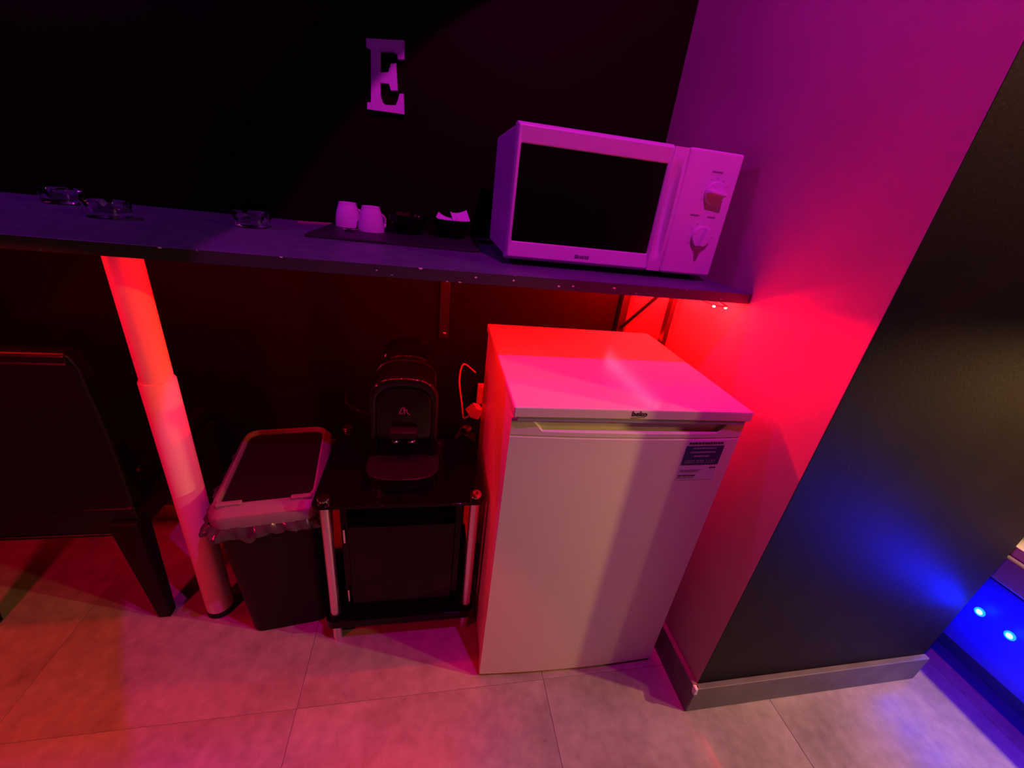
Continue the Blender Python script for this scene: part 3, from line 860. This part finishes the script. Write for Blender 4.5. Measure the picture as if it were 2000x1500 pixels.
# teaspoon and stirrer
sp = thing('teaspoon', 'small steel teaspoon lying in front of the left mug', 'spoon', (-0.214, 1.205, ZT), math.radians(30))
bm = bmesh.new(); lathe(bm, [(0.0, -0.004), (0.007, -0.0030), (0.0115, 0.0), (0.0105, 0.0006), (0.006, -0.0018), (0.0, -0.0026)], 24, (0, 0, 0.0045), cap=False)
for v in bm.verts: v.co.x *= 1.5
finish('spoon_head', bm, 'chrome', sp, smooth=True)
bm = bmesh.new(); tube(bm, bezier([(0.015, 0, 0.0045), (0.04, 0, 0.007), (0.09, 0, 0.003)], 8), [0.0016]*17, 8); finish('spoon_handle', bm, 'chrome', sp, smooth=True)
bm = bmesh.new(); bx(bm, -0.045, 0.045, -0.005, 0.005, 0.0, 0.006)
stir = finish('wooden_stirrer', bm, 'wood_stick', None, (-0.330, 1.34, ZS1), (0, 0, math.radians(20)), bevel=0.001)
tag(stir, 'thin wooden stick lying on the shelf left of the mugs', 'stirrer')
# clear glass ashtrays
def make_ashtray():
    bm = bmesh.new()
    seg = 48
    outer = [(0.0, 0.0), (0.036, 0.0), (0.039, 0.003), (0.041, 0.030), (0.040, 0.034)]
    inner = [(0.033, 0.034), (0.031, 0.028), (0.027, 0.011), (0.0, 0.010)]
    prof = outer + inner
    rings = []
    for r, h in prof:
        ring = []
        for i in range(seg):
            a = 2*PI*i/seg; hh = h
            if h > 0.026:
                d = min(abs(((a - q*PI/2 + PI) % (2*PI)) - PI) for q in range(4))
                if d < 0.24: hh = h - 0.009*math.cos(d/0.24*PI/2)
            ring.append(bm.verts.new((max(r, 1e-5)*math.cos(a), max(r, 1e-5)*math.sin(a), hh)))
        rings.append(ring)
    for a, b in zip(rings, rings[1:]):
        for i in range(seg):
            j = (i+1) % seg; bm.faces.new((a[i], a[j], b[j], b[i]))
    bmesh.ops.remove_doubles(bm, verts=bm.verts, dist=1e-4)
    return finish('glass_ashtray', bm, 'glass', None, smooth=True)
ash0 = make_ashtray()
for k, (x, y, lab) in enumerate(((-0.885, 1.270, 'clear glass ashtray furthest left, close to the back wall on the shelf'), (-0.692, 1.105, 'clear glass ashtray in the middle of the three, nearer the shelf edge'), (-0.428, 1.165, 'clear glass ashtray nearest the mugs on the shelf'))):
    o = ash0 if k == 0 else ash0.copy()
    if k: COL.objects.link(o)
    o.location = (x, y, ZS1+0.0003); o.rotation_euler = (0, 0, 0.4*k)
    tag(o, lab, 'ashtray', 'glass ashtrays on the shelf')

# ------------------------------------------------------------------ letter on the back wall
EP = [(-0.1787, 1.5034), (-0.0843, 1.5133), (-0.0843, 1.474), (-0.1005, 1.4716), (-0.1032, 1.4823), (-0.1117, 1.4862), (-0.1444, 1.4824), (-0.1455, 1.437), (-0.1255, 1.4399), (-0.1186, 1.4594), (-0.1053, 1.4621), (-0.1019, 1.4036), (-0.1194, 1.4012), (-0.124, 1.4155), (-0.1461, 1.4141), (-0.1462, 1.3841), (-0.1403, 1.3696), (-0.1326, 1.3664), (-0.1071, 1.369), (-0.1011, 1.3818), (-0.0971, 1.3967), (-0.0863, 1.3982), (-0.0844, 1.3512), (-0.1816, 1.3504), (-0.181, 1.3658), (-0.1714, 1.3671), (-0.1675, 1.4828), (-0.1784, 1.4851)]
from mathutils.geometry import tessellate_polygon
pe = [(x+0.13, z-1.43) for x, z in EP]
tri = tessellate_polygon([[Vector((x, z, 0)) for x, z in pe]])
bm = bmesh.new()
fa = [bm.verts.new((x, -0.015, z)) for x, z in pe]; fb = [bm.verts.new((x, 0.0, z)) for x, z in pe]
for t in tri:
    bm.faces.new([fa[i] for i in t]); bm.faces.new([fb[i] for i in reversed(t)])
for i in range(len(pe)):
    j = (i+1) % len(pe); bm.faces.new((fa[j], fa[i], fb[i], fb[j]))
le = finish('wall_letter', bm, 'letter_white', None, (-0.13, YB, 1.43))
tag(le, 'white slab-serif letter E mounted on the black wall', 'letter')

# ------------------------------------------------------------------ blue-lit bench beyond the partition
bn2 = thing('lit_bench', 'low bench front glowing blue with round LED lamps beyond the partition', 'bench', (1.60, 0.2, 0))
Y0, Y1 = -1.8, 1.6
B('plinth', (0.035, 0.60, Y0, Y1, 0.0, 0.100), 'bench_panel', bn2)
fpn = B('front_panel', (0.0, 0.60, Y0, Y1, 0.100, 0.345), 'bench_panel', bn2, bevel=0.002)
B('seat_pad', (-0.004, 0.60, Y0, Y1, 0.347, 0.432), 'bench_vinyl', bn2, bevel=0.010, seg=3)
B('trim_strip', (0.010, 0.60, Y0, Y1, 0.432, 0.462), 'bench_trim', bn2, bevel=0.002)
B('back_pad', (0.10, 0.60, Y0, Y1, 0.462, 0.56), 'bench_vinyl', bn2, bevel=0.010, seg=3)
bm = bmesh.new(); lathe(bm, [(0.0125, 0.001), (0.0125, -0.002), (0.0105, -0.0032), (0.0075, -0.0034), (0.0075, 0.001)], 24, (0, 0, 0), 'X', cap=False)
ring0 = finish('lamp_ring', bm, 'blue_led_ring', None, smooth=True)
bm = bmesh.new(); lathe(bm, [(0.0078, 0.0), (0.0076, -0.003), (0.004, -0.0048), (0.0, -0.005)], 24, (0, 0, 0), 'X')
core0 = finish('led_lamp', bm, 'blue_led', None, smooth=True)
k = 0
for q in range(9):
    y = 0.549 - 0.0715*q
    r_ = ring0 if k == 0 else ring0.copy(); c_ = core0 if k == 0 else core0.copy()
    if k: COL.objects.link(r_); COL.objects.link(c_)
    r_.parent = fpn; c_.parent = fpn
    r_.location = (0, y-0.2, 0.2375); c_.location = (0, y-0.2, 0.2375)
    c_['label'] = 'round blue LED lamp'
    k += 1
    point('bench_led_glow', (1.60-0.045, y, 0.2375), 0.5, (0.0, 0.01, 1.0), 0.012)
for y in (0.477, 0.406):
    spot('bench_led_beam', (1.585, y, 0.2375), (0.80, y+0.02, 0.66), 7.0, (0.0, 0.004, 1.0), math.radians(34), 0.9, 0.01)
